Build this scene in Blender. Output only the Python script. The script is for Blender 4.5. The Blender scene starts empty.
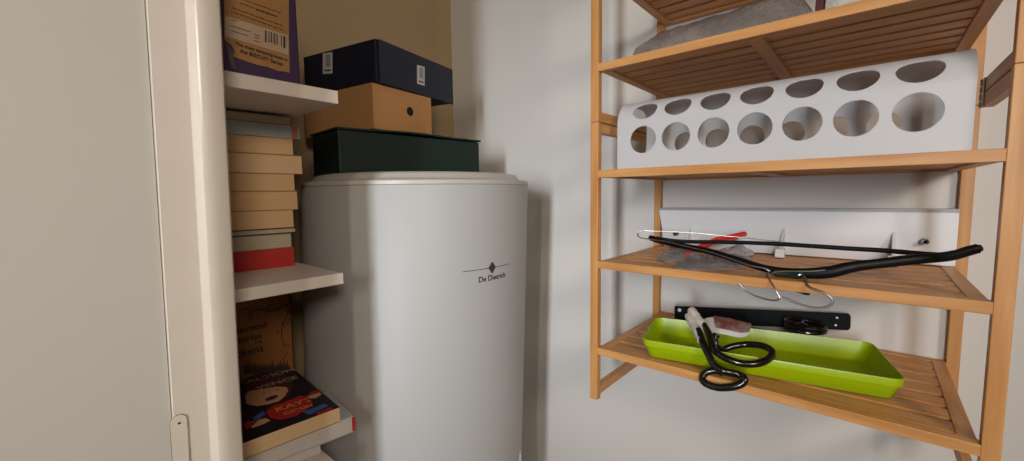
import bpy, bmesh, math, random
from mathutils import Vector, Matrix, noise
random.seed(7)
SC = bpy.context.scene
COL = SC.collection
H0 = 1.30                      # camera height above the floor; coordinates below are relative to it
# ---------------------------------------------------------------- camera
YAW, PIT, ROL, FPX = 0.85874, 0.08669, -0.01405, 418.21455
cy, sy, cp, sp = math.cos(YAW), math.sin(YAW), math.cos(PIT), math.sin(PIT)
FW = Vector((sy*cp, cy*cp, -sp)); R0 = Vector((cy, -sy, 0)); U0 = R0.cross(FW)
c_, s_ = math.cos(ROL), math.sin(ROL)
RT = c_*R0 + s_*U0; UP = -s_*R0 + c_*U0
def at(px, py, ax, val):
    """point where the sight line of a photo pixel meets the plane axis = val (used to survey real positions)"""
    r = FW + (px-512)/FPX*RT - (py-230.5)/FPX*UP
    return r*(val/r[ax])
cam = bpy.data.objects.new('camera', bpy.data.cameras.new('camera'))
COL.objects.link(cam)
cam.data.sensor_width = 36; cam.data.lens = FPX/1024*36; cam.data.clip_start = .01
M = Matrix((RT, UP, -FW)).transposed().to_4x4(); M.translation = (0, 0, 0)
cam.matrix_world = M
SC.camera = cam
# ---------------------------------------------------------------- materials
def lin(h):
    h = h.lstrip('#'); v = [int(h[i:i+2], 16)/255 for i in (0, 2, 4)]
    return tuple((x/12.92 if x <= .04045 else ((x+.055)/1.055)**2.4) for x in v)+(1,)
def mat(name, col, rough=.5, metal=0, spec=.5, alpha=1, trans=0, coat=0, var=.05, scale=30, bump=0, stretch=(1,1,1), col2=None):
    m = bpy.data.materials.new(name); m.use_nodes = True
    nt = m.node_tree; b = nt.nodes['Principled BSDF']
    c = lin(col) if isinstance(col, str) else col
    tc = nt.nodes.new('ShaderNodeTexCoord'); mp = nt.nodes.new('ShaderNodeMapping'); mp.inputs['Scale'].default_value = stretch
    n = nt.nodes.new('ShaderNodeTexNoise'); n.inputs['Scale'].default_value = scale; n.inputs['Detail'].default_value = 5
    rp = nt.nodes.new('ShaderNodeValToRGB'); rp.color_ramp.elements[0].position = .3; rp.color_ramp.elements[1].position = .7
    d = lin(col2) if col2 else tuple(x*(1-var*2) for x in c[:3])+(1,)
    rp.color_ramp.elements[0].color = d; rp.color_ramp.elements[1].color = c
    L = nt.links
    L.new(tc.outputs['Object'], mp.inputs['Vector']); L.new(mp.outputs['Vector'], n.inputs['Vector'])
    L.new(n.outputs['Fac'], rp.inputs['Fac']); L.new(rp.outputs['Color'], b.inputs['Base Color'])
    b.inputs['Roughness'].default_value = rough; b.inputs['Metallic'].default_value = metal
    b.inputs['Specular IOR Level'].default_value = spec; b.inputs['Alpha'].default_value = alpha
    b.inputs['Transmission Weight'].default_value = trans; b.inputs['Coat Weight'].default_value = coat
    if bump:
        bp = nt.nodes.new('ShaderNodeBump'); bp.inputs['Strength'].default_value = bump; bp.inputs['Distance'].default_value = .002
        L.new(n.outputs['Fac'], bp.inputs['Height']); L.new(bp.outputs['Normal'], b.inputs['Normal'])
    return m
def wood(name, ax):
    s = [55, 55, 55]; s[ax] = 4
    return mat(name, '#d29c62', .42, stretch=tuple(s), scale=1.6, col2='#b67c43', bump=.08, spec=.35)
WX, WY, WZ = wood('bamboo_x', 0), wood('bamboo_y', 1), wood('bamboo_z', 2)
WALL = mat('wall_paint', '#dcd8d3', .85, var=.012, scale=6, bump=.05, spec=.2)
WALLB = mat('back_wall_shade_tan', '#b39c78', .9, var=.02, scale=6, spec=.2)  # beige wall coloured darker and browner, closet shade put into the colour
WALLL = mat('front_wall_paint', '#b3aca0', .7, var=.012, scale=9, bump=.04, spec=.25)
CASE = mat('casing_gloss_paint', '#c6baab', .22, var=.015, scale=20, spec=.45)
CEIL = mat('ceiling_paint', '#d0ccc4', .9, spec=.2)
FLOOR = mat('floor_wood', '#8a6b4c', .5, var=.12, scale=3, stretch=(2, 30, 1))
SHELFW = mat('white_melamine', '#d9cec2', .45, var=.01)
ENAM = mat('white_enamel', '#b1b0ae', .5, var=.008, scale=4, spec=.4, coat=0)
ENAM2 = mat('white_lid_plastic', '#bdb8b0', .4, var=.01)
WPLAS = mat('white_plastic', '#e2e1e2', .38, var=.01, scale=12)
WMETAL = mat('white_lacquer', '#e3e3e6', .35, var=.01)
BLK = mat('black_iron', '#111210', .22, var=.1, spec=.5, coat=.2)
BLKM = mat('black_plastic', '#0c0d0c', .45, var=.1, spec=.22, bump=.1, scale=200)
BLKP = mat('black_painted_plate', '#08090b', .5, var=.1, spec=.15)
GRNM = mat('dark_green_gloss', '#1b2a22', .12, var=.1, coat=.6)
CHROME = mat('steel_wire', '#b0afaa', .38, metal=1)
ZINC = mat('zinc_screw', '#8f8e8a', .3, metal=1)
GREEN = mat('lime_plastic', '#9cb603', .35, var=.03, spec=.45)
NAVY = mat('navy_box_cloth', '#141a2e', .6, var=.12, scale=150, bump=.1)
DGRN = mat('dark_green_box_cloth', '#0f2620', .6, var=.12, scale=150, bump=.1)
KRAFT = mat('kraft_cardboard', '#c8945c', .8, var=.05, scale=40, stretch=(1, 1, 6))
DARK = mat('dark_hole', '#15100c', .9)
STICK = mat('label_paper', '#c9cbcd', .6, var=.03)
INK = mat('ink', '#1b1a1c', .7)
INKG = mat('logo_ink', '#3a3a3c', .5)
INKB = mat('brown_ink', '#3a2414', .8)
CREAM = mat('page_edges_cream', '#e0ba8c', .85, col2='#c9a072', stretch=(1, 1, 500), scale=2)
CREAM2 = mat('page_edges_pale', '#e3c298', .85, col2='#cda97c', stretch=(1, 1, 500), scale=2)
PGREY = mat('page_edges_grey', '#c2b69f', .85, col2='#a6997f', stretch=(1, 1, 500), scale=2)
PWHITE = mat('page_edges_white', '#d5cfc6', .85, col2='#beb7ad', stretch=(1, 1, 500), scale=2)
CRED = mat('red_cover', '#b8221c', .5); CBLUE = mat('pale_blue_cover', '#a9b0b0', .5)
CBLACK = mat('black_cover', '#16171b', .5); CTAN = mat('tan_cover', '#b38f66', .6); CBROWN = mat('dark_tan_cover', '#8a7355', .6)
CPURP = mat('purple_cover', '#3a2248', .45, var=.06); CORG = mat('orange_tip', '#c46a3c', .5)
CVINT = mat('brown_leaf_cover', '#8f5a27', .7, var=.1, scale=14); CDRED = mat('dark_red_spine', '#4a1d18', .6)
CNIGHT = mat('night_cover', '#1d1a26', .45, var=.1); SKIN = mat('printed_skin', '#d8a67c', .5); REDP = mat('printed_red', '#b3261f', .5)
BLUEP = mat('printed_blue', '#4468a8', .5); HAIRP = mat('printed_hair', '#4c211a', .5); PALEP = mat('printed_letters', '#a88f86', .5); ORP = mat('printed_orange', '#d98a5a', .5)
TEAL = mat('teal_cover', '#4f8f80', .5); LGREY = mat('pale_grey_cover', '#b4b8ba', .45)
TAPE = mat('masking_tape', '#d2ccc2', .6, var=.06, scale=60)
PAPER = mat('packet_paper', '#d9d4d2', .4, var=.05)
REDPL = mat('red_plastic', '#d6332e', .3, var=.05)
def plastic(name, col, alpha, scale=40):
    m = mat(name, col, .18, alpha=alpha, var=.25, scale=scale, spec=.7, bump=.5)
    nt = m.node_tree; b = nt.nodes['Principled BSDF']
    n = nt.nodes.new('ShaderNodeTexNoise'); n.inputs['Scale'].default_value = scale*1.7; n.inputs['Detail'].default_value = 4
    r = nt.nodes.new('ShaderNodeMapRange'); r.inputs['From Min'].default_value = .35; r.inputs['From Max'].default_value = .7
    r.inputs['To Min'].default_value = alpha*.75; r.inputs['To Max'].default_value = min(1, alpha*1.3)
    nt.links.new(n.outputs['Fac'], r.inputs['Value']); nt.links.new(r.outputs['Result'], b.inputs['Alpha'])
    return m
BAG = plastic('grey_poly_bag', '#948a84', .8, 22); BAG2 = plastic('clear_bag', '#a2a2a5', .5, 60)
PHOTO = mat('packet_print', '#8d8078', .35, col2='#6d2422', scale=55, var=.3)
# ---------------------------------------------------------------- mesh helpers
def merge(bm, tmp, M=None):
    if M is not None: tmp.transform(M)
    me = bpy.data.meshes.new('t'); tmp.to_mesh(me); tmp.free(); bm.from_mesh(me); bpy.data.meshes.remove(me)
def bx(bm, x0, x1, y0, y1, z0, z1, bev=0, seg=2, M=None):
    t = bmesh.new(); bmesh.ops.create_cube(t, size=1)
    for v in t.verts: v.co = Vector(((x0+x1)/2+v.co.x*(x1-x0), (y0+y1)/2+v.co.y*(y1-y0), (z0+z1)/2+v.co.z*(z1-z0)))
    if bev: bmesh.ops.bevel(t, geom=t.edges[:], offset=bev, segments=seg, affect='EDGES', profile=.5)
    merge(bm, t, M); return bm
def box(*a, **k): return bx(bmesh.new(), *a, **k)
def prism(bm, pts, d, bev=0):
    """extrude polygon (3D points) along vector d"""
    t = bmesh.new(); vs = [t.verts.new(p) for p in pts]; f = t.faces.new(vs)
    if d is not None:
        r = bmesh.ops.extrude_face_region(t, geom=[f]); bmesh.ops.translate(t, vec=Vector(d), verts=[v for v in r['geom'] if isinstance(v, bmesh.types.BMVert)])
        bmesh.ops.recalc_face_normals(t, faces=t.faces[:])
        if bev: bmesh.ops.bevel(t, geom=t.edges[:], offset=bev, segments=2, affect='EDGES')
    merge(bm, t); return bm
def smooth_path(pts, n=8, closed=False):
    P = [Vector(p) for p in pts]; out = []
    for i in range(len(P)-1):
        a = P[max(i-1, 0)]; b = P[i]; c = P[i+1]; d = P[min(i+2, len(P)-1)]
        for k in range(n):
            t = k/n
            out.append(.5*((2*b)+(c-a)*t+(2*a-5*b+4*c-d)*t*t+(3*b-a-3*c+d)*t**3))
    out.append(P[-1]); return out
def tube(bm, pts, r, seg=12, smooth=8, flat=None):
    """sweep a disc (radius r or list) along a path; flat=(a,b) makes an oval section"""
    P = smooth_path(pts, smooth) if smooth else [Vector(p) for p in pts]
    n = len(P); rr = r if callable(r) else (lambda t: r)
    T = [(P[min(i+1, n-1)]-P[max(i-1, 0)]).normalized() for i in range(n)]
    nv = T[0].orthogonal().normalized()
    if flat: nv = (Vector((0, 0, 1))-T[0]*T[0].z).normalized()
    rings = []
    for i in range(n):
        nv = (nv-T[i]*nv.dot(T[i])).normalized(); b = T[i].cross(nv); q = rr(i/(n-1))
        fa, fb = flat if flat else (1, 1)
        rings.append([bm.verts.new(P[i]+q*(fa*math.cos(2*math.pi*k/seg)*nv+fb*math.sin(2*math.pi*k/seg)*b)) for k in range(seg)])
    for i in range(n-1):
        for k in range(seg): bm.faces.new((rings[i][k], rings[i][(k+1) % seg], rings[i+1][(k+1) % seg], rings[i+1][k]))
    bm.faces.new(rings[0][::-1]); bm.faces.new(rings[-1]); return bm
def lathe(bm, prof, c, seg=96):
    """profile list of (radius, z) turned about a vertical axis at c=(x,y)"""
    rings = []
    for r, z in prof:
        rings.append([bm.verts.new((c[0]+r*math.cos(2*math.pi*k/seg), c[1]+r*math.sin(2*math.pi*k/seg), z)) for k in range(seg)] if r > 1e-6 else [bm.verts.new((c[0], c[1], z))])
    for a, b in zip(rings, rings[1:]):
        for k in range(seg):
            q = [a[k % len(a)], a[(k+1) % len(a)], b[(k+1) % len(b)], b[k % len(b)]]; q = list(dict.fromkeys(q))
            if len(q) > 2: bm.faces.new(q)
    bmesh.ops.recalc_face_normals(bm, faces=bm.faces[:]); return bm
ROOTLOC = {}
def obj(name, bm, m, parent=None, smooth=False, ang=35):
    me = bpy.data.meshes.new(name)
    bmesh.ops.recalc_face_normals(bm, faces=bm.faces[:]); bm.to_mesh(me); bm.free()
    for mm in (m if isinstance(m, (list, tuple)) else [m]): me.materials.append(mm)
    o = bpy.data.objects.new(name, me); COL.objects.link(o)
    if parent is not None:
        root = parent
        while root.parent: root = root.parent
        me.transform(Matrix.Translation(-ROOTLOC[root.name])); o.parent = parent
    else:
        lo = Vector([min(v.co[i] for v in me.vertices) for i in range(3)]); hi = Vector([max(v.co[i] for v in me.vertices) for i in range(3)])
        b = Vector(((lo.x+hi.x)/2, (lo.y+hi.y)/2, lo.z)); me.transform(Matrix.Translation(-b)); o.location = b; ROOTLOC[o.name] = b
    if smooth:
        for p in me.polygons: p.use_smooth = True
        try: me.set_sharp_from_angle(angle=math.radians(ang))
        except Exception: pass
    return o
def thing(name, label, cat, loc, group=None):
    o = bpy.data.objects.new(name, None); COL.objects.link(o); o.empty_display_size = .03
    o.location = loc; ROOTLOC[o.name] = Vector(loc); o['label'] = label; o['category'] = cat
    if group: o['group'] = group
    return o
def tag(o, label, cat, group=None):
    o['label'] = label; o['category'] = cat
    if group: o['group'] = group
    return o
def struct(name, bm, m, smooth=False):
    o = obj(name, bm, m, None, smooth); o['kind'] = 'structure'; return o
def text_bm(s, size, f, bold=0, align='LEFT'):
    """lettering as mesh; f maps (u,v) in metres to a 3D point"""
    cu = bpy.data.curves.new('txt', 'FONT'); cu.body = s; cu.size = size; cu.align_x = align; cu.offset = bold; cu.resolution_u = 3
    to = bpy.data.objects.new('txt', cu); COL.objects.link(to)
    dg = bpy.context.evaluated_depsgraph_get(); dg.update()
    me = bpy.data.meshes.new_from_object(to.evaluated_get(dg))
    bm = bmesh.new(); bm.from_mesh(me); bpy.data.objects.remove(to); bpy.data.curves.remove(cu); bpy.data.meshes.remove(me)
    for v in bm.verts: v.co = f(v.co.x, v.co.y)
    return bm
def join(bm, other): merge(bm, other); return bm
def poly(bm, pts): bm.faces.new([bm.verts.new(p) for p in pts]); return bm
# ---------------------------------------------------------------- the setting
XW, YB, YF = .9630, 1.085, .548
struct('floor', box(-2.2, XW+.1, -2.2, YB+.1, -H0-.05, -H0), FLOOR)
struct('ceiling', box(-.05, XW+.1, YF+.02, YB+.1, 1.05, 1.10), CEIL)
struct('wall_right', box(XW, XW+.1, -2.2, YB+.1, -H0, 1.05), WALL)
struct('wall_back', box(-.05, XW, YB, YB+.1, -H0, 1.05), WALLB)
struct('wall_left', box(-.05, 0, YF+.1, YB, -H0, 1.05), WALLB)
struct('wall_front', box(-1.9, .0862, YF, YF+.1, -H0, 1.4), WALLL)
# door casing: vertical moulding (flat strip, quirk, raised rounded bead, edge)
prof = [(.0868, YF+.10), (.0868, YF-.004), (.0876, YF-.005), (.117, YF-.005), (.1185, YF-.0065), (.1203, YF-.0125), (.1222, YF-.0165), (.1245, YF-.0175),
        (.133, YF-.0172), (.1385, YF-.0155), (.1410, YF-.0150), (.1450, YF-.0135), (.1472, YF-.0095), (.1482, YF-.003), (.1482, YF+.10)]
struct('trim_1', prism(bmesh.new(), [(x, y, -H0) for x, y in prof], (0, 0, 2.7)), CASE, smooth=True)
# rounded-top filler plate let into the casing
t = thing('latch_plate', 'small painted plate with rounded top and one screw let into the white casing', 'latch plate', at(183, 450, 1, YF-.006))
pl = []
a0 = at(175.2, 440, 1, YF-.006); a1 = at(193, 440, 1, YF-.006); w = (a1.x-a0.x)/2; cx = (a0.x+a1.x)/2; ztop = at(185, 412.5, 1, YF-.006).z
def arch(w, top, bot, y): return [(cx-w, y, bot), (cx+w, y, bot)]+[(cx+w*math.cos(math.pi*k/14), y, top-w+w*math.sin(math.pi*k/14)) for k in range(15)]
obj('plate', prism(bmesh.new(), arch(w-.0004, ztop-.0004, -.36, YF-.0053), (0, -.0010, 0)), CASE, t)
obj('shadow_gap', prism(bmesh.new(), arch(w, ztop, -.361, YF-.0052), (0, -.0003, 0)), mat('gap_brown', '#5b4c3e', .8), t)
s = at(183, 422, 1, YF-.0065); bm = bmesh.new()
bmesh.ops.create_cone(bm, segments=16, radius1=.0011, radius2=.0011, depth=.0008, cap_ends=True, matrix=Matrix.Translation(s)@Matrix.Rotation(math.pi/2, 4, 'X'))
obj('screw', bm, ZINC, t)
for n_ in ('wall_front', 'trim_1', 'plate', 'shadow_gap', 'screw'):      # the old frame leans a little
    o_ = bpy.data.objects[n_]; zz = (o_.parent or o_).location.z
    for v in o_.data.vertices: v.co.x += .018*(v.co.z+zz+.05)
# ---------------------------------------------------------------- niche shelves
ZL, ZU, ZT, XS, YS = -.1183, .1589, -.412, .3165, .620
def niche_shelf(z, th, label, XS=XS, nm='wall_shelf'):
    o = obj(nm, box(0, XS, YS, YB, z-th, z, bev=.0008), SHELFW); tag(o, label, 'shelf', 'white shelves in the niche'); return o
niche_shelf(ZU, .0192, 'upper white shelf board in the niche, under the upright purple book', .3205)
niche_shelf(ZL, .0172, 'middle white shelf board in the niche, under the tall stack of books', .3148)
niche_shelf(ZT, .0172, 'lowest white shelf board in the niche, under the cartoon-covered book', .286)
# ---------------------------------------------------------------- books
def book(name, label, fr, L, D, z0, z1, rot, cover, pages, ct=.0012, spine='back', over=.0015, group=None, cat='book'):
    """lying book: fr = right front corner (x,y); L along -X, D along +Y; spine side"""
    t = thing(name, label, cat, (fr[0], fr[1], z0), group)
    Mx = Matrix.Translation((fr[0], fr[1], 0))@Matrix.Rotation(math.radians(rot), 4, 'Z')
    bm = bmesh.new()
    bx(bm, -L, 0, 0, D, z0, z0+ct, .0003, 1, Mx); bx(bm, -L, 0, 0, D, z1-ct, z1, .0003, 1, Mx)
    if spine == 'back': bx(bm, -L, 0, D-ct, D, z0, z1, .0003, 1, Mx)
    if spine == 'front': bx(bm, -L, 0, -.0005, ct, z0, z1, .0008, 2, Mx)
    if spine == 'right': bx(bm, -ct, .0005, 0, D, z0, z1, .0008, 2, Mx)
    obj('cover', bm, cover, t)
    o2 = over
    y0 = ct if spine == 'front' else o2
    obj('page_block', box(-L+o2, -(ct if spine == 'right' else o2), y0, D-ct*1.05, z0+ct*.98, z1-ct*.98, M=Mx), pages, t)
    return t, Mx
G = 'books piled flat on the middle niche shelf'
YK = .757
spec = [  # right end x, top y, bottom y, cover, pages, ct, spine, rot, label   (bottom of pile first)
    (293.7, 247.0, 265.3, CRED, CREAM, .0015, 'front', -5, 'thick book with a plain red spine at the bottom of the tall pile'),
    (292.0, 233.0, 247.0, CBROWN, PGREY, .0008, 'back', -4, 'paperback with greyish pages lying directly on the red book'),
    (296.0, 227.0, 233.0, CBLACK, PGREY, .0016, 'back', -4, 'thin black-covered book with a grey strip of pages, third from the bottom of the pile'),
    (294.0, 209.5, 227.0, CTAN, CREAM, .0006, 'back', -4, 'cream-paged paperback lying directly on the thin black book'),
    (298.0, 191.0, 209.5, CTAN, CREAM, .0007, 'back', -3.5, 'cream-paged paperback, second above the thin black book'),
    (295.0, 174.0, 191.0, CTAN, CREAM, .0007, 'back', -4, 'cream-paged paperback directly beneath the one that sticks out furthest'),
    (302.5, 155.8, 174.0, CTAN, CREAM2, .0007, 'back', -3, 'cream-paged paperback that sticks out furthest to the right in the pile'),
    (293.5, 138.7, 155.8, CTAN, CREAM, .0007, 'back', -4, 'cream-paged paperback directly beneath the pale blue spine'),
    (299.5, 126.5, 138.7, CBLUE, PWHITE, .0016, 'front', -2.5, 'book with a rounded pale blue spine near the top of the pile'),
    (290.6, 117.0, 126.5, CBROWN, PGREY, .0012, 'back', -4, 'thin dull brown book lying topmost on the pile, just under the upper shelf')]
zb = ZL
for i, (px, yt, yb, cv, pg, ct, spn, rot, lb) in enumerate(spec):
    q = at(px, yt, 1, YK); z1 = q.z
    if i == len(spec)-1: z1 = min(z1, ZU-.0192-.002)
    t, Mx = book('book' if i != 2 else 'thin_book', lb, (q.x, YK), .150+.004*(i % 3), .120+.005*(i % 2), zb, z1, rot, cv, pg, ct, spn, group=G)
    if i == 8: obj('orange_tip', box(-.013, -.0045, -.0012, .001, zb+.001, z1-.001, M=Mx), CORG, t)
    zb = z1
# lower flat books
B1 = (.308, .640)
t3, _ = book('book', 'white-paged book at the very bottom of the short pile under the cartoon book', (.282, .655), .15, .19, ZT, -.3925, -6, LGREY, PWHITE, .0008, 'back', group='books piled flat on the lowest niche shelf')
t2, M2 = book('book', 'white-paged book with a red end, second in the short pile directly under the cartoon cover', (.331, .640), .18, .125, -.3925, -.3645, -7, LGREY, PWHITE, .0015, 'back', group='books piled flat on the lowest niche shelf')
bm = bmesh.new(); bx(bm, -.0030, .0016, -.0005, .124, -.391, -.366, .0008, 2, M2)
obj('red_spine', bm, CRED, t2)
Z1 = -.340
t1, M1 = book('picture_book', 'paperback with a cartoon laughing face and red shirt on its dark cover', B1, .165, .213, -.3645, Z1, -4, CNIGHT, CREAM2, .0007, 'back', over=.0004, group='books piled flat on the lowest niche shelf', cat='book')
def cov(*pts, lift=.0003): return [at(x, y, 2, Z1+lift) for x, y in pts]
def blob(cx, cyy, rx, ry, n=24, tilt=0, lift=.0003):
    return cov(*[(cx+rx*math.cos(2*math.pi*k/n)*math.cos(tilt)-ry*math.sin(2*math.pi*k/n)*math.sin(tilt), cyy+rx*math.cos(2*math.pi*k/n)*math.sin(tilt)+ry*math.sin(2*math.pi*k/n)*math.cos(tilt)) for k in range(n)], lift=lift)
bm = bmesh.new(); poly(bm, cov((247, 377), (262, 372), (283, 374), (292, 382), (290, 394), (282, 401), (268, 404), (252, 404), (244, 396), lift=.0002)); obj('printed_hair', bm, HAIRP, t1)
bm = bmesh.new(); poly(bm, cov((246, 404), (245, 396), (249, 391), (262, 389), (276, 386.5), (286, 387), (288.5, 390), (285, 396), (279, 401), (268, 404.5), (257, 406)))
poly(bm, cov((251, 427), (259, 419.5), (266, 418), (270.5, 420.5), (265, 423.5), (253, 428))); poly(bm, cov((307, 396), (319, 392.5), (322, 394), (316, 398), (309, 398.5))); obj('printed_face_and_arms', bm, SKIN, t1)
bm = bmesh.new(); poly(bm, cov((266, 412), (272, 406), (284, 402), (300, 395.5), (309, 397), (313, 403), (308, 409), (296, 416), (280, 420), (270, 418))); poly(bm, cov((310, 392), (318, 390), (321, 392), (309, 396))); poly(bm, cov((316, 413), (331, 407), (333, 408.5), (318, 415.5)))
poly(bm, cov((244, 424), (252, 418), (256, 420), (247, 430))); obj('printed_red_shirt', bm, REDP, t1)
bm = bmesh.new(); poly(bm, cov((303, 412), (324, 403.5), (329, 405.5), (309, 415))); obj('printed_blue_band', bm, BLUEP, t1)
bm = bmesh.new(); poly(bm, cov((248, 420), (263, 411), (266, 414), (252, 423))); obj('printed_blue_band', bm, BLUEP, t1)
bm = bmesh.new(); poly(bm, blob(271.5, 398, 7, 1.9, tilt=-.33, lift=.0006)); poly(bm, blob(264, 393, 1, .6, lift=.0006)); poly(bm, blob(278, 389.5, 1, .6, lift=.0006))
obj('printed_mouth_and_eyes', bm, HAIRP, t1)
def cover_text(s, px, py, size, dx=(1, 0), m=PALEP, nm='printed_title'):
    o = at(px, py, 2, Z1+.0006); ux = Vector((math.cos(math.radians(dx)), math.sin(math.radians(dx)), 0)); uy = Vector((-ux.y, ux.x, 0))
    return obj(nm, text_bm(s, size, lambda u, v: o+ux*u+uy*v, .0006), m, t1)
cover_text('ALTION', 247, 383.5, .023, -6); cover_text('VENCE', 257, 389.8, .022, -6)
cover_text('KAYT', 276, 412, .022, -8, ORP); cover_text('CATON', 284, 415, .012, -8, ORP)
# upright brown illustrated book behind them
YV = .886
Lx, Rx = .165, at(291.5, 330, 1, YV).x
ztv = ZL-.0172-.008
t = thing('storybook', 'brown storybook with leafy ornament standing upright behind the cartoon book', 'book', ((Lx+Rx)/2, YV+.012, ZT))
bm = box(Lx, Rx, YV, YV+.002, ZT, ztv, .0004, 1); bx(bm, Lx, Rx, YV+.022, YV+.024, ZT, ztv, .0004, 1); obj('cover', bm, CVINT, t)
obj('page_block', box(Lx, Rx-.003, YV+.002, YV+.022, ZT+.002, ztv-.003), CREAM, t)
obj('spine', box(Rx-.001, Rx+.0022, YV-.0004, YV+.0244, ZT, ztv, .0008, 2), CDRED, t)
def vt(s, px, py, size):
    o = at(px, py, 1, YV-.0004); return text_bm(s, size, lambda u, v: Vector((o.x+u, o.y, o.z+v)), .0004, 'RIGHT')
bm = vt('Illustrated', 267, 327, .0165); join(bm, vt('Stories', 262, 338, .0175)); join(bm, vt('from', 262, 342, .006)); join(bm, vt('Dickens', 264, 351, .021))
obj('title', bm, INKB, t)
bm = bmesh.new()
for pts in ([(240, 311), (246, 308), (254, 312), (262, 309), (270, 312), (280, 308), (287, 304)], [(287, 304), (289, 312), (285, 320), (282, 328), (282, 338), (285, 346), (289, 344)], [(288, 352), (284, 358), (285, 366), (288, 371)], [(250, 312), (252, 317), (249, 319)], [(266, 310), (269, 306), (274, 305)], [(283, 326), (287, 324), (289, 318)]):
    tube(bm, [at(x, y, 1, YV-.0004) for x, y in pts], .0008, 6, 5)
for x, y in [(248, 314), (258, 309.5), (269, 309), (278, 332), (283, 323), (287, 312)]:
    c = at(x, y, 1, YV-.0005); poly(bm, [(c.x+.002*math.cos(k), c.y, c.z+.002*math.sin(k)) for k in [i*math.pi/4 for i in range(8)]])
xs = 244
while xs < 289:
    h = random.uniform(2, 7); p = [at(xs, 374, 1, YV-.0004), at(xs+2.2, 374, 1, YV-.0004), at(xs+2.2, 369-h*.5, 1, YV-.0004), at(xs+1.1, 366-h, 1, YV-.0004), at(xs, 369-h*.4, 1, YV-.0004)]
    poly(bm, p); xs += 2.1
obj('ornament', bm, INKB, t)
# purple book standing on the upper shelf
PY = .624
px0, px1 = .150, at(299, 60, 1, PY).x
t = thing('puzzle_book', 'purple book standing upright with a kraft panel and barcode on its back', 'book', ((px0+px1)/2, PY+.02, ZU))
bm = box(px0, px1, PY, PY+.0018, ZU, ZU+.25, .0004, 1); bx(bm, px0, px1, PY+.032, PY+.034, ZU, ZU+.25, .0004, 1); bx(bm, px1-.0018, px1, PY, PY+.034, ZU, ZU+.25, .0006, 1)
obj('cover', bm, CPURP, t); obj('page_block', box(px0, px1-.002, PY+.0018, PY+.032, ZU+.003, ZU+.245), CREAM, t)
f = PY-.0004
def ppt(x, y, l=0): return at(x, y, 1, f-l)
tear = [(224, -60), (288.5, -60), (288.8, 20), (289.5, 73), (285, 71.5), (278, 71), (268, 67), (258, 65), (247, 61.5), (237, 58), (233, 56), (235, 52), (232, 46), (227, 42), (224, 38)]
obj('kraft_panel', prism(bmesh.new(), [ppt(*p) for p in tear], (0, -.0002, 0)), mat('kraft_print', '#a37643', .7, var=.08, scale=20), t)
obj('barcode_panel', prism(bmesh.new(), [ppt(*p, .0004) for p in [(225, 15.5), (288, 35.5), (288.2, 55), (225, 36)]], (0, -.0002, 0)), mat('barcode_white', '#b39a82', .6), t)
bm = bmesh.new()
def bar(x0, x1, ya, yb2, l=.0008):
    poly(bm, [ppt(x0, ya, l), ppt(x1, ya+(x1-x0)*.32, l), ppt(x1, yb2+(x1-x0)*.32, l), ppt(x0, yb2, l)])
for x, wd, hh in [(265, 1.6, 12), (268.4, .7, 11), (269.8, .5, 11), (271, 1, 11), (273, .5, 11), (274.2, 1.1, 11), (276.2, .5, 11), (277.3, .7, 11), (281, .9, 11), (283.3, 1.9, 12), (286, .4, 11)]:
    bar(x, x+wd, 30+(x-265)*.32, 30+(x-265)*.32+hh)
for x0, x1, y in [(230, 251, 25), (231, 248, 30.2), (254, 260, 34), (254.5, 259.5, 37), (254, 260, 40), (231, 234, 19.2), (234.5, 237, 20)]:
    bar(x0, x1, y, y+.7)
rows = [(240, 281, -2.0), (240, 278, 2.6), (256, 277, 9.0), (232, 284, 7.2), (231, 284, 11)]
for x0, x1, y in rows:
    x = x0
    while x < x1:
        wd = random.uniform(2, 6); bar(x, min(x+wd, x1), y+(x-x0)*.36, y+(x-x0)*.36+.8); x += wd+1
obj('small_print', bm, INKB, t)
def ptxt(s, px, py, size):
    o = ppt(px, py, .0010); q = ppt(px+40, py+40*.32, .0010); ux = (q-o).normalized(); uy = Vector((-ux.z, 0, ux.x))
    return text_bm(s, size, lambda u, v: o+ux*u+uy*v, .00015)
bm = ptxt('The most tempting book in', 235, 44.5, .0057); join(bm, ptxt('the BISCUIT Series', 240, 52.2, .0066)); obj('bold_print', bm, INK, t)
obj('torn_tape', prism(bmesh.new(), [ppt(*p, .0006) for p in [(222, 38), (228, 42), (231, 49), (235, 52.5), (233, 57), (235, 64), (237, 69.5), (232, 69), (229, 60), (227, 50), (223, 44)]], (0, -.0003, 0)), plastic('clear_tape', '#8a7c70', .4), t)
# ---------------------------------------------------------------- water heater
HC, HR = (.603, .800), .250
t = thing('water_heater', 'tall white cylindrical water heater tank with flat lid and small dark logo', 'water heater', (HC[0], HC[1], -H0))
obj('tank', lathe(bmesh.new(), [(0, -H0+.02), (HR-.01, -H0+.02), (HR, -H0+.03), (HR, .0185), (HR-.0005, .0195), (HR-.003, .0195), (0, .0195)], HC, 128), ENAM, t, smooth=True)
obj('foot_ring', lathe(bmesh.new(), [(HR-.03, -H0), (HR-.02, -H0), (HR-.02, -H0+.021), (HR-.03, -H0+.021), (HR-.03, -H0)], HC, 96), BLKM, t, smooth=True)
lp = [(0, .0195), (HR-.0005, .0195), (HR+.0004, .0205), (HR+.0002, .0265), (HR-.002, .0285), (.235, .0300), (.229, .0330), (.224, .0390), (.219, .0425), (.210, .0445), (.12, .0450), (0, .0450)]
lid = obj('lid', lathe(bmesh.new(), lp, HC, 128), ENAM2, t, smooth=True)
obj('lid_seam', lathe(bmesh.new(), [(HR-.002, .0190), (HR+.0003, .0190), (HR+.0003, .0203), (HR-.002, .0203)], HC, 128), mat('seam_grey', '#8d877d', .7), t, smooth=True)
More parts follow.
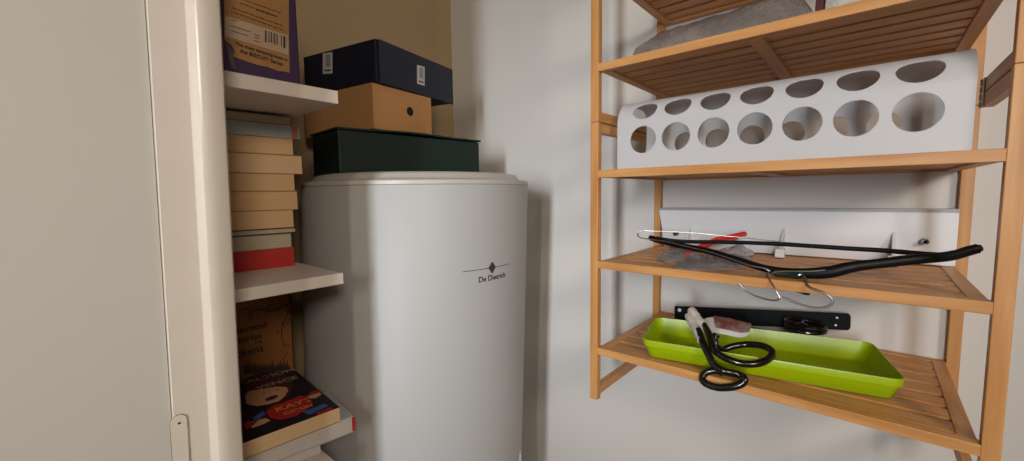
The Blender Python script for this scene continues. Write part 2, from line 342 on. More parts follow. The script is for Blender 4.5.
def cylpt(u, z, out=.0006, a0=math.radians(-94)):
    a = a0+u/HR; return Vector((HC[0]+(HR+out)*math.cos(a), HC[1]+(HR+out)*math.sin(a), z))
zl_ = -.1415
bm = bmesh.new()
def strip(u0, u1, z0, z1):
    n = max(1, int(abs(u1-u0)/.004))
    for k in range(n):
        a = u0+(u1-u0)*k/n; b = u0+(u1-u0)*(k+1)/n; poly(bm, [cylpt(a, z0), cylpt(b, z0), cylpt(b, z1), cylpt(a, z1)])
strip(-.067, -.010, zl_-.0006, zl_+.0006); strip(.010, .055, zl_-.0006, zl_+.0006)
for s, (du, dz) in [(.0052, (0, .0058)), (.0052, (0, -.0058)), (.0045, (-.0052, 0)), (.0045, (.0052, 0))]:
    poly(bm, [cylpt(du-s, zl_+dz), cylpt(du, zl_+dz-s*1.25), cylpt(du+s, zl_+dz), cylpt(du, zl_+dz+s*1.25)])
join(bm, text_bm('De Dietrich', .0150, lambda u, v: cylpt(u-.033, zl_-.0245+v), .0003))
obj('logo', bm, INKG, t)
kp = at(527.0, 453, 0, .720)
bm = tube(bmesh.new(), [(kp.x, kp.y, kp.z-.12), (kp.x, kp.y, kp.z-.006), (kp.x, kp.y, kp.z)], lambda s: .0085 if s < .97 else .006, 16, 6)
tube(bm, [(kp.x, kp.y, kp.z-.05), (HC[0]+.16, HC[1]-.14, kp.z-.05)], .006, 12, 0); obj('valve_knob', bm, WPLAS, t, smooth=True)
# the tank stands slightly out of plumb
rh = Vector((RT.x, RT.y, 0)).normalized()
for ch in t.children:
    for v in ch.data.vertices: v.co += rh*(.035*(v.co.z+t.location.z-.02))
# ---------------------------------------------------------------- boxes on the heater
def rotbox(fr, ang, L, D, z0, z1, bev=.001):   # fr = near left corner, L along rotated x, D along rotated y
    Mx = Matrix.Translation((fr[0], fr[1], 0))@Matrix.Rotation(math.radians(ang), 4, 'Z'); return Mx
def lb(Mx, x0, x1, y0, y1, z0, z1, bev=0): return box(x0, x1, y0, y1, z0, z1, bev=bev, M=Mx)
gM = rotbox((.396, .776), -4.9, 0, 0, 0, 0)
t = thing('archive_box', 'dark green box file lying flat on the water heater lid, lowest of three boxes', 'box', gM@Vector((.17, .07, .045)))
obj('body', lb(gM, .0015, .351, .0015, .139, .0452, .1285, .003), DGRN, t)
obj('bottom_board', lb(gM, 0, .353, .0, .141, .0450, .0485, .0012), DGRN, t)
bm = bmesh.new(); vs = []
NX = 14
for k in range(NX+1):
    x = -.001+.355*k/NX; lift = .0045*math.sin(math.pi*min(1, k/NX*1.0))**2+(.0015 if k > NX-3 else 0)
    vs.append([bm.verts.new(gM@Vector((x, y, .1288+lift*(1 if y < .05 else .8)+h))) for y in (-.001, .142) for h in (0, .0035)])
for a, b in zip(vs, vs[1:]):
    for i, j in ((0, 1), (1, 3), (3, 2), (2, 0)): bm.faces.new((a[i], a[j], b[j], b[i]))
bm.faces.new([vs[0][i] for i in (0, 1, 3, 2)]); bm.faces.new([vs[-1][i] for i in (0, 2, 3, 1)])
obj('lid_flap', bm, DGRN, t, smooth=True)
CZ0, CZ1 = .1372, .2292
cM = rotbox((.4745, .778), 8.6, 0, 0, 0, 0)
t = thing('cardboard_box', 'brown cardboard box with a round finger hole, between the green and navy boxes', 'box', cM@Vector((.085, .1, CZ0)))
obj('carton', lb(cM, 0, .172, 0, .235, CZ0, CZ1, .0012), KRAFT, t)
fh = at(411, 111.3, 1, .79); li = cM.inverted()@fh; bm = bmesh.new()
bmesh.ops.create_circle(bm, cap_ends=True, segments=28, radius=.0098, matrix=cM@Matrix.Translation((li.x, -.0004, li.z))@Matrix.Rotation(math.pi/2, 4, 'X')); obj('finger_hole', bm, DARK, t)
bm = bmesh.new()
for z in [CZ0+.004+.0075*k for k in range(12)]: bx(bm, -.0006, .0006, -.0006, .0006, z, z+.004, M=cM)
obj('perforated_edge', bm, mat('kraft_edge', '#a9794c', .9), t)
nM = rotbox((.4865, .772), 12, 0, 0, 0, 0)
NZ0, NZ1 = .2296, .3165
t = thing('binder_box', 'navy blue box file with white labels lying on top of the cardboard box', 'box', nM@Vector((.12, .1, NZ0)))
obj('body', lb(nM, .005, .236, .006, .225, NZ0+.002, NZ1-.003, .002), NAVY, t)
obj('spine_board', lb(nM, .003, .249, -.003, .0035, NZ0, NZ1, .0022), NAVY, t)
obj('cover_board', lb(nM, -.002, .240, .003, .230, NZ1-.0032, NZ1, .0014), NAVY, t)
obj('base_board', lb(nM, -.002, .240, .003, .230, NZ0, NZ0+.003, .0014), NAVY, t)
obj('side_flap', lb(nM, -.002, .002, .003, .230, NZ0, NZ1, .0014), NAVY, t)
def sticker(name, pts, Mx, ax, off, lines):
    li = [Mx.inverted()@p for p in pts]
    for v in li: v[ax] = off
    d = [0, 0, 0]; d[ax] = -.0004
    bm = bmesh.new(); prism(bm, [Mx@v for v in li], Mx.to_3x3()@Vector(d)); o = obj(name, bm, STICK, t)
    bm = bmesh.new()
    for (u0, u1, v0, v1) in lines:
        q = []
        for (u, v) in ((u0, v0), (u1, v0), (u1, v1), (u0, v1)):
            p = li[0].lerp(li[1], u).lerp(li[3].lerp(li[2], u), v); p[ax] = off-.0007; q.append(Mx@p)
        poly(bm, q)
    obj('printed_lines', bm, INKG, o)
def onx(px, py): # near left face of the navy box
    n = nM.to_3x3()@Vector((1, 0, 0)); o = nM@Vector((-.002, 0, 0)); r = at(px, py, 1, 1); return r*(o.dot(n)/r.dot(n))
def ony(px, py):
    n = nM.to_3x3()@Vector((0, 1, 0)); o = nM@Vector((0, -.003, 0)); r = at(px, py, 1, 1); return r*(o.dot(n)/r.dot(n))
ln = [(.3, .8, .12+.07*k, .155+.07*k) for k in range(8)]+[(.2, .85, .8, .88)]
sticker('spine_label', [ony(417, 65), ony(424.5, 67), ony(424.5, 86), ony(417, 83.5)], nM, 1, -.0031, ln)
sticker('side_label', [onx(323, 53.5), onx(332.5, 52), onx(332.5, 73.5), onx(323, 74)], nM, 0, -.0021, ln)
# ---------------------------------------------------------------- bamboo shelf units
X0, YL, WD, DP, TY, TX, HR_ = .65975, .38346, .5, .3018, .0151, .0132, .0136
YR = YL-WD; X1 = X0+DP
ZS = .12358; ZBOT = -.38035
def post(t, x, y, z0, z1): return obj('post', box(x, x+TX, y, y+TY, z0, z1, .0009), WZ, t)
def unit_shelf(t, z):
    # slatted deck with front, back and end rails and a brace below
    bm = bmesh.new(); n = 7; a, b = X0+.0165, X1-.0165; pitch = (b-a)/n
    for k in range(n): bx(bm, a+pitch*k+.0045, a+pitch*(k+1)-.0045, YR+TY+.014, YL-TY-.014, z-.0095, z-.0015, .0007, 1)
    d = obj('shelf', bm, WY, t)
    obj('front_rail', box(X0+.0003, X0+.0155, YR+TY-.0002, YL-TY+.0002, z-HR_, z, .0008), WY, d)
    obj('back_rail', box(X1-.0155, X1-.0003, YR+TY-.0002, YL-TY+.0002, z-HR_, z, .0008), WY, d)
    obj('side_rail', box(X0+.0155, X1-.0155, YL-TY-.017, YL-TY-.001, z-HR_, z-.0003, .0008), WX, d)
    obj('side_rail', box(X0+.0155, X1-.0155, YR+TY+.001, YR+TY+.017, z-HR_, z-.0003, .0008), WX, d)
    obj('brace', box(X0+.0155, X1-.0155, YL-WD/2-.0095, YL-WD/2+.0095, z-HR_-.001, z-.0097, .0006), WX, d)
    return d
XE = at(983.5, 90, 1, YR+TY-.002).x
def stretcher(t, y, z0, z1): return obj('stretcher', box(X0+TX, XE if (y < 0 and z0 > 0) else X1-TX, y+.002, y+TY-.002, z0, z1, .0008), WX, t)
def rack(label, z0, z1, shelves, bars):
    t = thing('bamboo_shelf_unit', label, 'shelf unit', ((X0+X1)/2, YL-WD/2, z0), 'stacked bamboo shelf units')
    for x in (X0, X1-TX):
        for y in (YR, YL-TY): post(t, x, y, z0, z1)
    for z in shelves: unit_shelf(t, z)
    for z in bars:
        for y in (YR, YL-TY): stretcher(t, y, z, z+.0175)
    return t
Z1s, Z2s, Z3s, Z4s = .2217, .0399, -.1212, -.2800
low = rack('lower half of the bamboo rack, three slatted shelves, green tray at the bottom', ZBOT, ZS, (Z2s, Z3s, Z4s), (ZBOT+.006, ZS-.0185))
upp = rack('upper half of the bamboo rack above the post seams, holding grey plastic pouches', ZS+.0004, .60, (Z1s, .380, .54), (ZS+.001,))
bm = bmesh.new()
bx(bm, XE-.013, XE+.0008, YR+TY-.0025, YR+TY-.0005, ZS-.0185, ZS+.0185, .0004)
bx(bm, XE, XE+.0015, YR+.002, YR+TY-.001, ZS-.0185, ZS+.0185, .0004)
for k in range(4): tube(bm, [(XE+.0005, YR+TY-.001, ZS-.0185+.0094*k), (XE+.0005, YR+TY-.001, ZS-.0105+.0094*k)], .0024, 10, 0)
obj('hinge', bm, CHROME, low, smooth=True)
sc = at(795, 411.5, 0, X0+.02); bm = tube(bmesh.new(), [(sc.x, sc.y, Z4s-HR_+.001), (sc.x, sc.y, Z4s-HR_-.006)], .002, 10, 0); tube(bm, [(sc.x, sc.y, Z4s-HR_-.003), (sc.x, sc.y, Z4s-HR_-.0055)], .0042, 12, 0); obj('screw', bm, ZINC, low, smooth=True)
bq = at(806, 296, 0, X0+.03)
bm = tube(bmesh.new(), [(bq.x, bq.y+.022, Z3s-HR_-.001), (bq.x, bq.y+.01, Z3s-HR_-.004), (bq.x, bq.y, Z3s-HR_-.0055)], .0028, 10, 4)
tube(bm, [(bq.x, bq.y, Z3s-HR_+.001), (bq.x, bq.y, Z3s-HR_-.008)], .0045, 14, 0); obj('catch', bm, BLK, low, smooth=True)
# ---------------------------------------------------------------- pouches on the top shelf
def pouch(name, label, poly_xy, zbase, height, m, seed, group, nx=40, ny=16, rough=.004):
    (xa, xb), (ya, yb) = poly_xy
    bm = bmesh.new(); top = []; bot = []
    for i in range(nx+1):
        a = []; b = []
        for j in range(ny+1):
            u, v = i/nx, j/ny
            y = ya+(yb-ya)*u; x = xa+(xb-xa)*v
            e = min(1, 4*v)*min(1, 4*(1-v))*min(1, 9*(1-u)); e = max(0, e)**.6
            q = noise.noise(Vector((x*45+seed, y*45, seed)))*rough+noise.noise(Vector((x*130, y*130, seed)))*rough*.4
            a.append(bm.verts.new((x, y, zbase+.0012+max(0, height(u)*e+q*(.25+e))+.0012)))
            b.append(bm.verts.new((x, y, zbase+.0006)))
        top.append(a); bot.append(b)
    for S in (top, bot):
        for i in range(nx):
            for j in range(ny): bm.faces.new((S[i][j], S[i][j+1], S[i+1][j+1], S[i+1][j]))
    for i in range(nx):
        bm.faces.new((top[i][0], top[i+1][0], bot[i+1][0], bot[i][0])); bm.faces.new((top[i][ny], bot[i][ny], bot[i+1][ny], top[i+1][ny]))
    for j in range(ny):
        bm.faces.new((top[0][j], bot[0][j], bot[0][j+1], top[0][j+1])); bm.faces.new((top[nx][j], top[nx][j+1], bot[nx][j+1], bot[nx][j]))
    return obj(name, bm, m, None, True, 80)
prof_pts = [(at(x, y, 0, .70).y, at(x, y, 0, .70).z-Z1s) for x, y in ((640, 45.5), (650, 39), (660, 33), (680, 27), (720, 15.5), (757, 2), (800, -9), (816, -10))]
def PROF(u):
    y = .308+(.068-.308)*u
    for (a, ha), (b_, hb) in zip(prof_pts, prof_pts[1:]):
        if b_ <= y <= a: return ha+(hb-ha)*(a-y)/(a-b_)
    return prof_pts[0][1]*.7 if y > prof_pts[0][0] else prof_pts[-1][1]
o = pouch('plastic_pouch', '', ((X0+.004, .82), (.308, .068)), Z1s, PROF, BAG, 3.1, None, 60, 16, .0022)
tag(o, 'long grey translucent plastic pouch lying along the top visible shelf', 'pouch', 'plastic packets on the top shelf')
o = pouch('plastic_packet', '', ((X0+.004, .76), (.056, -.06)), Z1s, lambda u: .035, plastic('white_packet', '#d9d9d2', .85), 8.4, None)
tag(o, 'white glossy plastic packet on the top visible shelf, right of the grey pouch', 'packet', 'plastic packets on the top shelf')
o = pouch('red_packet', '', ((X0+.006, .74), (.0665, .0575)), Z1s, lambda u: .03, mat('maroon_strip', '#5a3230', .4), 1.4, None, 8, 12, .002)
tag(o, 'narrow maroon packet squeezed between the grey pouch and the white packet', 'packet', 'plastic packets on the top shelf')
# ---------------------------------------------------------------- white perforated rack (inverted U of sheet with round holes)
def holed_sheet(t, name, prof, y0, y1, holes, th, m):
    """prof: list of (x,z); holes: (y, s, r) in developed coordinates"""
    S = [0]
    for a, b in zip(prof, prof[1:]): S.append(S[-1]+math.dist(a, b))
    def dev(s):
        s = min(max(s, 0), S[-1])
        for k in range(len(prof)-1):
            if s <= S[k+1]+1e-9:
                f = (s-S[k])/(S[k+1]-S[k]); return prof[k][0]+(prof[k+1][0]-prof[k][0])*f, prof[k][1]+(prof[k+1][1]-prof[k][1])*f
        return prof[-1]
    L = S[-1]
    cu = bpy.data.curves.new('sheet', 'CURVE'); cu.dimensions = '2D'; cu.fill_mode = 'BOTH'
    def loop(pts):
        sp_ = cu.splines.new('POLY'); sp_.points.add(len(pts)-1); sp_.use_cyclic_u = True
        for q, p in zip(sp_.points, pts): q.co = (p[0], p[1], 0, 1)
    e_ = .010
    loop([(y0, 0), (y1, 0), (y1, L), (y0, L)])
    for h in holes: loop([(h[0]+h[2]*math.cos(2*math.pi*k/56), h[1]+h[2]*(.78 if abs(h[1]-s2) < 1e-6 else 1)*math.sin(2*math.pi*k/56)) for k in range(56)])
    to = bpy.data.objects.new('sheet', cu); COL.objects.link(to)
    dg = bpy.context.evaluated_depsgraph_get(); dg.update(); me = bpy.data.meshes.new_from_object(to.evaluated_get(dg))
    bm = bmesh.new(); bm.from_mesh(me); bpy.data.objects.remove(to); bpy.data.curves.remove(cu); bpy.data.meshes.remove(me)
    bmesh.ops.remove_doubles(bm, verts=bm.verts[:], dist=1e-6)
    for s_ in S[1:-1]:
        bmesh.ops.bisect_plane(bm, geom=bm.verts[:]+bm.edges[:]+bm.faces[:], plane_co=(0, s_, 0), plane_no=(0, 1, 0), dist=1e-7)
    for v in bm.verts:
        x, z = dev(v.co.y); v.co = Vector((x, v.co.x, z))
    o = obj(name, bm, m, t, False)
    md = o.modifiers.new('sheet', 'SOLIDIFY'); md.thickness = th; md.offset = 0
    return o
TXF, r_, zt_ = .687, .042, .158
rp = [(TXF, Z2s+.0012)]+[(TXF, Z2s+.0012+(zt_-r_-Z2s-.0012)*k/8) for k in range(1, 9)]+[(TXF+r_-r_*math.cos(math.pi/2*k/28), zt_-r_+r_*math.sin(math.pi/2*k/28)) for k in range(1, 29)]
sl = (zt_-r_-Z2s-.0012); arc = r_*math.pi/2
xb_ = TXF+.125
rp += [(xb_-r_*.6, zt_)]
rp += [(xb_-.6*r_+.6*r_*math.sin(math.pi/2*k/10), zt_-.6*r_+.6*r_*math.cos(math.pi/2*k/10)) for k in range(1, 11)]
rp += [(xb_, Z2s+.0012)]
cols = [.2985, .2440, .1880, .1330, .0770, .0215, -.0345]
s1 = .0885-(Z2s+.0012); s2 = sl+r_*math.radians(31)
holes = [(y, s1, .0224, .0272, .0262) for y in cols]+[(y, s2, .0212, .0272, .0262) for y in cols]
Ltot = sum(math.dist(a, b) for a, b in zip(rp, rp[1:]))
t = thing('perforated_rack', 'long white plastic holder with two rows of round holes standing on the bamboo shelf', 'holder', (TXF+.06, .13, Z2s))
holes += [((a+b)/2, Ltot-.05, .0190, .0250, .0262) for a, b in zip(cols, cols[1:])]
TRANSL = mat('translucent_white_plastic', '#d6d6d8', .4, var=.01, scale=12)
nt = TRANSL.node_tree; tb = nt.nodes.new('ShaderNodeBsdfTranslucent'); tb.inputs['Color'].default_value = (.85, .85, .87, 1); mx = nt.nodes.new('ShaderNodeMixShader'); mx.inputs[0].default_value = .24
nt.links.new(nt.nodes['Principled BSDF'].outputs[0], mx.inputs[1]); nt.links.new(tb.outputs[0], mx.inputs[2]); nt.links.new(mx.outputs[0], nt.nodes['Material Output'].inputs['Surface'])
holed_sheet(t, 'holed_sheet', rp, -.0800, .3450, holes, .0018, TRANSL)
# ---------------------------------------------------------------- white bracketed board on the third shelf
XBF = .926
yl_, yr_ = .3640, -.1005
t = thing('bracket_board', 'white lacquered board with triangular brackets standing against the wall on the bamboo shelf', 'board', (XBF+.01, .13, Z3s))
obj('panel', prism(bmesh.new(), [(XBF, yr_, Z3s+.0005), (XBF, yl_-.014, Z3s+.0005), (XBF, yl_-.010, Z3s+.03), (XBF, yl_-.001, -.0405), (XBF, yr_, -.0375)], (.019, 0, 0), .0012), WMETAL, t)
obj('shaded_top_edge', prism(bmesh.new(), [(XBF-.001, yl_-.001, -.0403), (XBF-.001, yl_+.0005, -.0352), (XBF-.001, yr_, -.0320), (XBF-.001, yr_, -.0373)], (.020, 0, 0), .0006), mat('grey_shade_edge', '#a3a3a8', .4, var=.01), t)  # separate grey strip: shade on the white board's top edge, painted in
for px, top in ((689.5, 227), (783, 227.5), (892.5, 231)):
    q = at(px, top, 0, XBF); h = q.z
    bm = prism(bmesh.new(), [(XBF+.001, q.y, h), (XBF+.001, q.y, Z3s+.001), (XBF-.046, q.y, Z3s+.001), (XBF-.044, q.y, Z3s+.007)], (0, -.004, 0)); br = obj('bracket', bm, WMETAL, t)
    obj('foot_block', box(XBF-.049, XBF-.035, q.y-.0105, q.y+.0045, Z3s+.0006, Z3s+.016, .001), WMETAL, br)
for px, py in ((676, 233.5), (925, 241.5)):
    q = at(px, py, 0, XBF-.008); bm = tube(bmesh.new(), [(XBF+.001, q.y, q.z), (XBF-.014, q.y, q.z)], .0028, 12, 0); tube(bm, [(XBF-.010, q.y, q.z), (XBF-.014, q.y, q.z)], .0048, 14, 0); tube(bm, [(XBF-.002, q.y, q.z), (XBF-.005, q.y, q.z)], .0048, 14, 0)
    obj('screw', bm, ZINC, t, smooth=True)
# ---------------------------------------------------------------- bags and red tool on the third shelf
def crumple(name, label, pts, zb_, hgt, m, seed, cat='bag', group='plastic bags on the third shelf'):
    c = sum((Vector((p[0], p[1])) for p in pts), Vector((0, 0)))/len(pts); N = len(pts); rings = []
    bm = bmesh.new(); R = 9; S = N*8
    def edge(a):
        k = a*N; i = int(k) % N; f = k-int(k); return Vector(pts[i][:2]).lerp(Vector(pts[(i+1) % N][:2]), f)
    for q in range(R+1):
        f = q/R; ring = []
        for k in range(S):
            p = c.lerp(edge(k/S), max(f, .02)); dome = max(0, 1-f**3)**.7
            z = hgt*dome*(.75+.9*noise.noise(Vector((p.x*70, p.y*70, seed))))+.35*hgt*noise.noise(Vector((p.x*170, p.y*170, seed*2)))*(1-f)
            ring.append(bm.verts.new((p.x, p.y, zb_+.0012+max(.0004, z))))
        rings.append(ring)
    for a, b in zip(rings, rings[1:]):
        for k in range(S): bm.faces.new((a[k], a[(k+1) % S], b[(k+1) % S], b[k]))
    bm.faces.new(rings[0])
    base = [bm.verts.new((v.co.x, v.co.y, zb_+.0004)) for v in rings[-1]]
    for k in range(S): bm.faces.new((rings[-1][k], rings[-1][(k+1) % S], base[(k+1) % S], base[k]))
    bm.faces.new(base)
    return tag(obj(name, bm, m, None, True, 70), label, cat, group)
def g3(px, py, z=Z3s): p = at(px, py, 2, z); return (max(p.x, X0+.003), p.y)
crumple('plastic_bag', 'crumpled clear plastic bag nearest the left end of the third shelf', [g3(*q) for q in [(656, 260), (668, 264), (692, 259), (700, 253), (680, 250.5), (664, 254)]], Z3s, .012, BAG2, 2.2)
crumple('plastic_bag', 'crumpled clear plastic bag beneath the hanger, at the front edge of the third shelf', [g3(*q) for q in [(672, 268.5), (690, 270.5), (722, 271), (746, 268), (752, 258), (728, 254), (700, 257), (680, 263)]], Z3s, .011, BAG2, 5.7)
crumple('plastic_bag', 'clear plastic bag with white tissue lying behind the hanger near the red tool', [g3(*q) for q in [(716, 258), (742, 259), (755, 255), (748, 251.5), (730, 250.5), (716, 253.5)]], Z3s, .014, plastic('white_bag', '#d6cfd0', .7, 60), 9.3)
t = thing('red_tool', 'pair of red plastic handles pointing at the wall behind the black hanger', 'tool', at(715, 254, 2, Z3s+.004))
e0 = at(746, 233.5, 0, .885); e1 = at(716, 239, 0, .850); e2 = at(690, 251, 0, .80); e3 = at(686, 257, 0, .77)
for nm, pts, rad in (('handle', [e0, e0.lerp(e1, .5), e1], .0065), ('handle', [at(738, 238, 0, .88), at(712, 244, 0, .85), at(698, 252, 0, .80)], .0042)):
    obj(nm, tube(bmesh.new(), pts, lambda s, rad=rad: rad*(.6 if s < .04 or s > .97 else 1-.25*s), 14, 10, flat=(.7, 1)), REDPL, t, smooth=True)
obj('shank', tube(bmesh.new(), [e1, e2, (e3.x, e3.y, max(e3.z, Z3s+.005))], .0032, 12, 8), REDPL, t, smooth=True)
# ---------------------------------------------------------------- hangers
Rt = at(981, 247.8, 0, .753)
ap = [at(649.5, 237.3, 0, .754), at(656, 239.8, 0, .751), at(669, 243.2, 0, .745), at(690, 247.5, 0, .735), at(708, 251.2, 0, .726), at(728, 257, 0, .716), at(747, 263, 0, .707), at(765, 268.5, 0, .701), at(785, 272, 0, .697), at(808, 273.5, 0, .695), at(830, 272, 0, .696), at(847, 268, 0, .698), at(862, 265.5, 0, .701), at(880, 263.5, 0, .705), at(902, 261, 0, .712), at(925, 258.5, 0, .722), at(945, 256.7, 0, .733), at(958, 254.2, 0, .741), at(970, 250.5, 0, .748), Rt]
t = thing('clothes_hanger', 'black plastic clothes hanger with trouser bar lying on the third shelf, hook over the edge', 'hanger', at(805, 273, 2, Z3s+.006), 'hangers on the third shelf')
def hr(s):
    if s < .02: return .0042+.06*s
    if s > .96: return .0060 if s < .985 else .0042
    return .0052+.0010*max(0, min(1, (s-.5)*5))+.0028*math.exp(-((s-.52)/.10)**2)
obj('shoulder_bar', tube(bmesh.new(), ap, hr, 14, 8, flat=(1, .8)), BLKM, t, smooth=True)
obj('trouser_bar', tube(bmesh.new(), [at(656, 238, 0, .757), at(670, 240.2, 0, .764), at(688, 241.6, 0, .768), at(727, 242.2, 0, .772), at(759, 243.2, 0, .772), at(795, 245, 0, .772), at(847, 248.4, 0, .770), at(876, 250, 0, .768), at(902, 252, 0, .764), at(925, 254, 0, .758), at(955, 256, 0, .745)], .0033, 12, 6, flat=(1, .7)), BLKM, t, smooth=True)
c0 = at(789, 273.5, 0, .6905)
obj('centre_badge', tube(bmesh.new(), [at(774, 273.2, 0, .6925), at(782, 274, 0, .6905), at(796, 275.0, 0, .6900), at(803, 275, 0, .6915)], lambda s: .0056 if .1 < s < .9 else .004, 14, 6, flat=(1, .7)), GRNM, t, smooth=True)
hk = [(803, 275, .690), (805, 279, .672), (807, 285, .656), (813, 289, .6510), (824, 293, .6500), (831, 298, .6500), (832.5, 302.5, .6500), (827, 307, .6500), (815, 308, .6500), (800, 304.5, .6500), (789, 300, .6500), (782, 297, .6500)]
obj('hook', tube(bmesh.new(), [at(a, b, 0, c) for a, b, c in hk], .0016, 10, 8), CHROME, t, smooth=True)
t = thing('wire_hanger', 'thin steel wire hanger tangled with the black hanger, hook over the shelf edge', 'hanger', at(768, 271, 2, Z3s+.004), 'hangers on the third shelf')
wl = [(770, 271.2, .688), (764, 268.2, .688), (757, 267.0, .689), (747, 264.5, .692), (728, 257.8, .703), (708, 251.5, .715), (690, 247.2, .726), (669, 242, .737), (655, 240, .744), (642, 238, .748), (637.5, 234.5, .752), (641, 231.3, .757), (650, 231, .762), (690, 232.8, .79), (740, 237.5, .81), (800, 243.8, .81), (870, 248.8, .80), (915, 252, .785), (938, 253.5, .765), (934, 254.6, .75), (900, 256.3, .722), (860, 263.5, .7085), (820, 270.5, .6895), (780, 271.3, .6880), (772, 273, .688)]
obj('frame_wire', tube(bmesh.new(), [at(a, b, 0, c) for a, b, c in wl], .0010, 8, 6), CHROME, t, smooth=True)
hk = [(770, 271.2, .690), (767, 274.5, .680), (769, 279, .662), (774, 287, .6520), (778.5, 295, .6490), (779.5, 298, .6485), (776, 300.3, .6485), (767, 299.3, .6485), (755, 295.5, .6485), (745, 290, .6485), (738.5, 283, .6490)]
obj('hook', tube(bmesh.new(), [at(a, b, 0, c) for a, b, c in hk], .0013, 8, 8), CHROME, t, smooth=True)
# ---------------------------------------------------------------- green tray
Zr, Zf = -.2475, Z4s+.0006
rim = [at(640.5, 339.3, 2, Zr), at(910, 382, 2, Zr), at(873, 342, 2, Zr), at(655, 316.5, 2, Zr)]
cen = sum(rim, Vector())/4
def rring(scale_in, z, rad, n=6):
    """rounded quadrilateral ring at height z, inset by scale_in"""
    P = [Vector((p.x, p.y)) for p in rim]; C = Vector((cen.x, cen.y)); out = []
    for i in range(4):
        p, a, b = P[i], P[i-1], P[(i+1) % 4]
        ua, ub = (a-p).normalized(), (b-p).normalized(); p = p+(ua+ub)*scale_in
        for k in range(n+1):
            f = k/n; q = (p+ua*rad)*(1-f)**2+2*p*f*(1-f)+(p+ub*rad)*f*f
            out.append(Vector((q.x, q.y, z)))
    return out
def loft(bm, rings, cap0=False, cap1=False):
    R = [[bm.verts.new(p) for p in r] for r in rings]; n = len(R[0])
    for a, b in zip(R, R[1:]):
        for k in range(n): bm.faces.new((a[k], a[(k+1) % n], b[(k+1) % n], b[k]))
    if cap0: bm.faces.new(R[0])
    if cap1: bm.faces.new(R[-1])
    return bm
t = thing('planter_tray', 'shallow lime green plastic tray on the lowest bamboo shelf', 'tray', (cen.x, cen.y, Z4s))
obj('basin', loft(bmesh.new(), [rring(.012, Zf, .012), rring(.0105, Zf+.001, .013), rring(.004, Zr-.011, .016), rring(.0015, Zr-.0105, .017), rring(.0010, Zr-.002, .017), rring(.0016, Zr, .017), rring(.0032, Zr, .016), rring(.0036, Zr-.002, .016), rring(.0062, Zr-.011, .0155), rring(.013, Zf+.0035, .012), rring(.015, Zf+.0022, .011)], True, True), GREEN, t, True, 50)
# ---------------------------------------------------------------- black coat rail against the wall
pa, pb_, pc, pd = at(674.5, 306, 0, .905), at(851, 313.8, 0, .944), at(850.5, 330.5, 0, .944), at(674.5, 321.8, 0, .905)
t = thing('coat_rail', 'long black metal rail with screw holes and a coiled hook behind the green tray', 'coat rail', (pa+pb_+pc+pd)/4)
def q4(u, v): return pa.lerp(pb_, u).lerp(pd.lerp(pc, u), v)
nrm = (pb_-pa).cross(pd-pa).normalized();  nrm = nrm if nrm.x < 0 else -nrm
bm = bmesh.new(); cs = [q4(u, v) for u, v in ((.004, 0), (.985, 0), (.995, .06), (1, .2), (1, .8), (.995, .94), (.985, 1), (.004, 1), (0, .9), (0, .1))]
prism(bm, cs, -nrm*.003); obj('plate', bm, BLKP, t)
for (u, v, r, m) in ((.035, .24, .0038, WMETAL), (.935, .27, .0019, WMETAL), (.93, .72, .0019, WMETAL)):
    c = q4(u, v)+nrm*.0004; bm = bmesh.new(); bmesh.ops.create_cone(bm, segments=20, radius1=r, radius2=r, depth=.0008, cap_ends=True, matrix=Matrix.Translation(c)@nrm.to_track_quat('Z', 'Y').to_matrix().to_4x4()); obj('screw_hole', bm, m, t)
hc = at(805, 327, 0, .908); pts = []
for k in range(46):
    a = k/45*2*math.pi*2.3+1.2; f = k/45
    pts.append((hc.x+.024*math.cos(a)-.003*f, hc.y+.030*math.sin(a), hc.z-.006+.017*f))
obj('coil_hook', tube(bmesh.new(), [at(804, 318, 0, .936)]+pts[::-1], .0036, 10, 2), BLK, t, smooth=True)
# ---------------------------------------------------------------- loose iron hooks wrapped in tape
t = thing('iron_hook', 'pair of loose black iron hooks with coiled ends, tops wrapped in white tape', 'hook', at(722, 380, 2, Z4s+.008))
RA = [(698, 330, .705), (704, 345, .674), (710, 358, .661), (715, 366, .657), (724, 371, .655), (738, 374.5, .663), (744.5, 379, .660), (741, 384, .656), (730, 387.2, .652), (716, 387.2, .651), (705, 383, .653), (702.5, 377, .658), (708, 371.5, .664), (718, 370.5, .668), (723, 373.5, .667)]
obj('coiled_rod', tube(bmesh.new(), [at(a, b, 0, c) for a, b, c in RA], .0055, 14, 8), BLK, t, smooth=True)
RB = [(704, 325, .722), (709, 334, .700), (712, 345, .678), (716, 352, .668), (726, 358.3, .664), (742, 363.5, .667), (758, 363.5, .677), (769, 358.5, .693), (772, 351.5, .711), (763, 346, .727), (748, 344.3, .735), (733, 346.3, .726), (722, 349.5, .715), (716, 345, .708), (715, 338, .712), (717, 334.5, .715)]
obj('coiled_rod', tube(bmesh.new(), [at(a, b, 0, c) for a, b, c in RB], .0052, 14, 8), BLK, t, smooth=True)
for nm, p0, p1, r in (('tape_wrap', (691.5, 310.5, .755), (706, 329.5, .716), .0074), ('tape_wrap', (688.5, 316, .745), (701.5, 340.5, .684), .0066)):
    a, b = at(*p0[:2], 0, p0[2]), at(*p1[:2], 0, p1[2])
    obj(nm, tube(bmesh.new(), [a, a.lerp(b, .3), a.lerp(b, .35), a.lerp(b, .7), b], lambda s, r=r: r*(1+.06*math.sin(s*19)), 14, 6), TAPE, t, smooth=True)
t = thing('seed_packet', 'printed paper packet with reddish picture leaning on the taped hooks in the tray', 'packet', at(728, 340, 0, .76))
def pk(px, py, x): return at(px, py, 0, x)
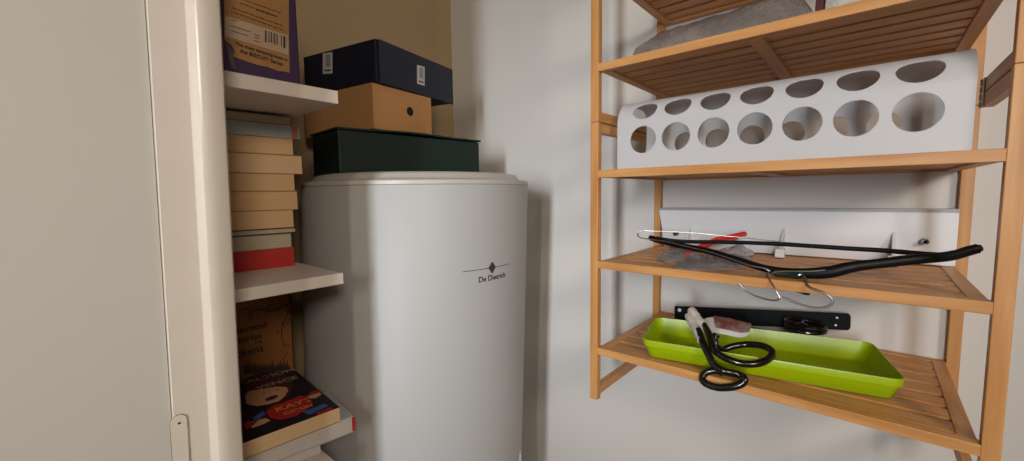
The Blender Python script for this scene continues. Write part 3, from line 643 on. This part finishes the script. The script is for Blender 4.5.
F = [[pk(701, 318, .785), pk(714, 315.5, .80), pk(730, 318, .805), pk(742, 321, .805), pk(752, 323.5, .805)], [pk(703, 325, .772), pk(715, 323, .782), pk(730, 325, .785), pk(742, 328, .787), pk(751, 329, .790)], [pk(710, 333, .760), pk(718, 333, .768), pk(730, 336, .772), pk(740, 338.5, .774), pk(748, 336.5, .778)]]
bm = bmesh.new(); V = [[bm.verts.new(p) for p in r] for r in F]
for i in range(2):
    for j in range(4): bm.faces.new((V[i][j], V[i][j+1], V[i+1][j+1], V[i+1][j]))
o = obj('sheet', bm, PAPER, t, True); m_ = o.modifiers.new('s', 'SOLIDIFY'); m_.thickness = .0012; m_.offset = 1
s_ = o.modifiers.new('d', 'SUBSURF'); s_.levels = 2; s_.render_levels = 2
off = Vector((-.0035, 0, .0015)); bm = bmesh.new()
pp = [[F[0][j].lerp(F[1][j], .06) for j in (1, 2, 3, 4)], [F[1][1], F[1][2], F[1][3], F[1][4]]]
V = [[bm.verts.new(p+off) for p in r] for r in pp]+[[bm.verts.new(F[1][j].lerp(F[2][j], .5)+off) for j in (1, 2, 3, 4)]]
for i in range(2):
    for j in range(3): bm.faces.new((V[i][j], V[i][j+1], V[i+1][j+1], V[i+1][j]))
o = obj('printed_picture', bm, PHOTO, t, True)
# ---------------------------------------------------------------- lift everything so that the floor is at z = 0
for o in list(COL.objects):
    if o.parent is None: o.location.z += H0
# ---------------------------------------------------------------- light
def area(name, loc, target, w, h, power, col):
    l = bpy.data.lights.new(name, 'AREA'); l.shape = 'RECTANGLE'; l.size = w; l.size_y = h; l.energy = power; l.color = col
    o = bpy.data.objects.new(name, l); COL.objects.link(o); o.location = loc
    o.rotation_euler = (Vector(target)-Vector(loc)).to_track_quat('-Z', 'Y').to_euler(); return o
tg = Vector((.5, .6, H0-.05)); d = Vector((-.905, -.425, 0)).normalized()
kl = tg+d*2.6; kl.z = H0+.22
area('window_light', kl, Vector((.62, .58, H0-.12)), .17, .9, 4.1, (.88, .94, 1)).data.spread = math.radians(47)
d2 = Vector((-.843, -.537, 0)).normalized(); k2 = tg+d2*2.4; k2.z = H0+.5
area('second_window_light', k2, tg, .06, .7, 9, (1, .9, .78))
area('room_light', (-.50, -1.10, H0+.62), (.45, .55, H0-.15), .36, .36, 14.5, (1, .87, .74))
w = bpy.data.worlds.new('room_glow'); SC.world = w; w.use_nodes = True
b = w.node_tree.nodes['Background']; b.inputs[0].default_value = (1, .84, .66, 1); b.inputs[1].default_value = .035
SC.view_settings.view_transform = 'Standard'; SC.view_settings.look = 'None'; SC.view_settings.exposure = -.13
